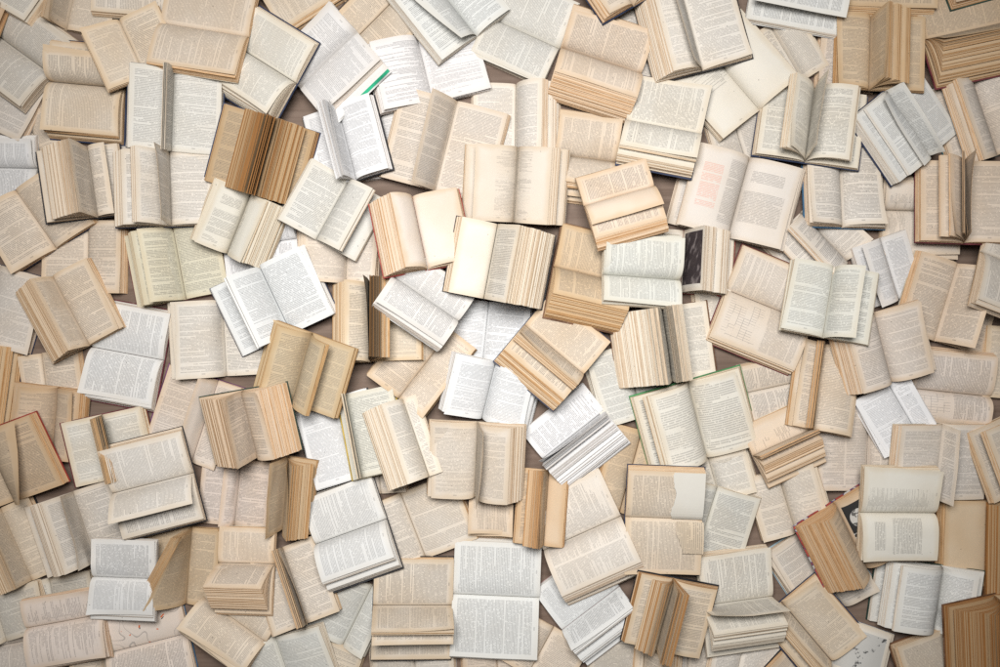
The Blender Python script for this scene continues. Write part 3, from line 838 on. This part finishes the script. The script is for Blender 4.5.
B(4,'a4',98,524,388,472,(165,5),(110,3),'p','cream','pinkish book of sideways verse beside the orange marked atlas',style='dialog')
B(3,'a3',892,495,866,742,(142,3,[(66,58)]),(130,4),'p','cream','pinkish pages with a narrow folded leaf below the fat dark green hardback',k=0.5)
B(6,'b3',190,480,152,762,(64,2,[(60,54)]),(112,2,[(104,76),(66,30)]),'t','tan','book standing upright on its spine with brown shadowed leaves',age=1.3,len={-1:150,1:150})
B(6,'b4',280,215,542,121,(192,6,[(164,152)]),(182,4),'w','black','black hardback with white pages and thick pale block, gutter level')
B(4,'b4',158,222,254,492,(122,3,[(66,46),(30,23)]),(132,4),'p','cream','pinkish book with thin leaves standing beside its gutter, under the black hardback')
B(3,'b4',492,362,382,582,(168,4),(95,4),'g','cream','greenish book slanting beneath the thick pale block',bow=2)
B(2,'b4',60,400,150,560,(150,3),(60,3),'b','tan','shaded beige page beneath the chunky yellowish edge')
B(2,'b4',130,545,192,765,(142,3),(188,4),'g','cream','greenish white pages beside a tan cornered page')
B(1,'b4',325,560,262,730,(100,3),(155,4),'b','tan','tan cornered page beside greenish white pages')
B(4,'b4',493,437,784,445,(202,3,[(158,150),(118,108)]),(180,4),'p','black','black hardback with beige leaves layered in three strips')
B(5,'b4',788,400,1108,413,(236,4),(216,4),'w','cream','large off-white book with two dense full pages, tall format')
B(3,'b4',593,22,687,262,(132,3),(217,4),'p','tan','pinkish book lying flat under a narrow turned leaf, gutter slanting')
B(1,'b4',850,20,1012,25,(168,4),(80,3),'b','tan','tan page under the pinkish roll with bottom margin showing')
B(6.6,'c3',256,540,236,816,(116,3,[(70,14)]),(78,3),'t','tan','small tan book with rust brown upright edge and blank flap',age=1.3,style=('text','blank'))
B(6,'c4',238,238,522,108,(226,3,[(216,190)]),(205,3),'c','cream','cream-white catalogue with narrow columns, thick block tilted',style=('columns','dialog'))
B(2,'c3',600,392,518,692,(118,4),(60,3),'t','brown','brown page strip standing behind the torn endpaper book')
B(5,'c4',305,532,517,371,(164,3,[(148,134),(112,100)]),(188,3),'W','pink','white book with pink cover edge and fanned blue-white leaves')
B(7,'c4',712,333,655,597,(132,3,[(84,20)]),(172,6,[(56,14)]),'b','black','brown book standing open with two upright dark striped bundles',age=1.9)
B(3,'c4',612,590,600,745,(40,2),(142,2,[(132,72)]),'b','tan','small fanned beige block under the upright dark bundles')
B(1,'c4',602,545,586,760,(195,3),(60,2),'n','grey','grey printed page below white fanned leaves')
B(2,'c4',275,523,178,692,(122,3),(155,3),'b','tan','tan pages with slanting gutter beside the tall off-white book')
B(5,'c4',815,440,1087,411,(192,3,[(172,150),(134,116),(76,68)]),(197,4),'c','cream','cream-white book whose lower leaves hang in ragged steps')
B(3,'d4',142,-60,210,170,(132,4),(152,4),'p','cream','pinkish book with rolled inner page below the golden edged verse book')
B(2,'d4',172,584,292,705,(150,3),(60,3),'b','black','beige page with black cover edge under the brown shaded page')

# --- books seen mostly through gaps, and one set with its fan towards the middle
B(6.2,'c1',545,440,817,506,(168,3,[(156,134),(116,102)]),(178,4),'c','navy','navy hardback with off-white pages, lower leaves fanned, beside the thick stepped beige book')
B(2,'a3',150,105,172,268,(85,3),(152,3),'b','tan','shaded beige page below the fat curved striped bundle')
B(1,'a4',-60,600,150,560,(170,3),(80,3),'n','grey','grey page below the book of sideways verse')

B(2,'a1',95,430,150,575,(90,3),(110,3),'b','tan','tan page corner beneath the striped block with standing folded page')
B(1,'b4',640,560,655,770,(165,3),(155,3),'n','grey','grey printed page under the black hardback layered in strips')
B(1,'c4',60,600,72,800,(135,3),(115,3),'b','tan','tan page peeping out below the tall off-white book')
B(1,'c4',775,560,765,760,(90,3),(120,3),'n','grey','grey page between the upright dark bundles and ragged steps')
B(1,'d4',20,560,-20,740,(120,3),(150,3),'c','cream','cream page under the ragged hanging steps')
B(1,'d1',-40,390,25,600,(115,3),(115,3),'n','grey','grey page under the index columns and the red printed book')
B(1,'c2',885,470,905,645,(105,3),(115,3),'c','cream','cream page between the dark photograph book and the line diagram textbook')
B(1,'b3',690,90,722,275,(120,3),(115,3),'n','grey','grey page under the slanted beige book with narrow bent page')
B(1,'a4',372,500,382,695,(125,3),(115,3),'b','tan','tan page between the sideways verse and the orange marked atlas')
B(1,'b3',500,430,522,625,(115,3),(105,3),'p','cream','pinkish page under the cream paperback with fanned fore-edge')
B(1,'a1',505,330,500,565,(95,3),(100,3),'n','grey','grey page between the lifted navy block and the pale green navy hardback')
BOOKS.sort(key=lambda r: r[0][0])
for a, k in BOOKS:
    book(*a, **k)
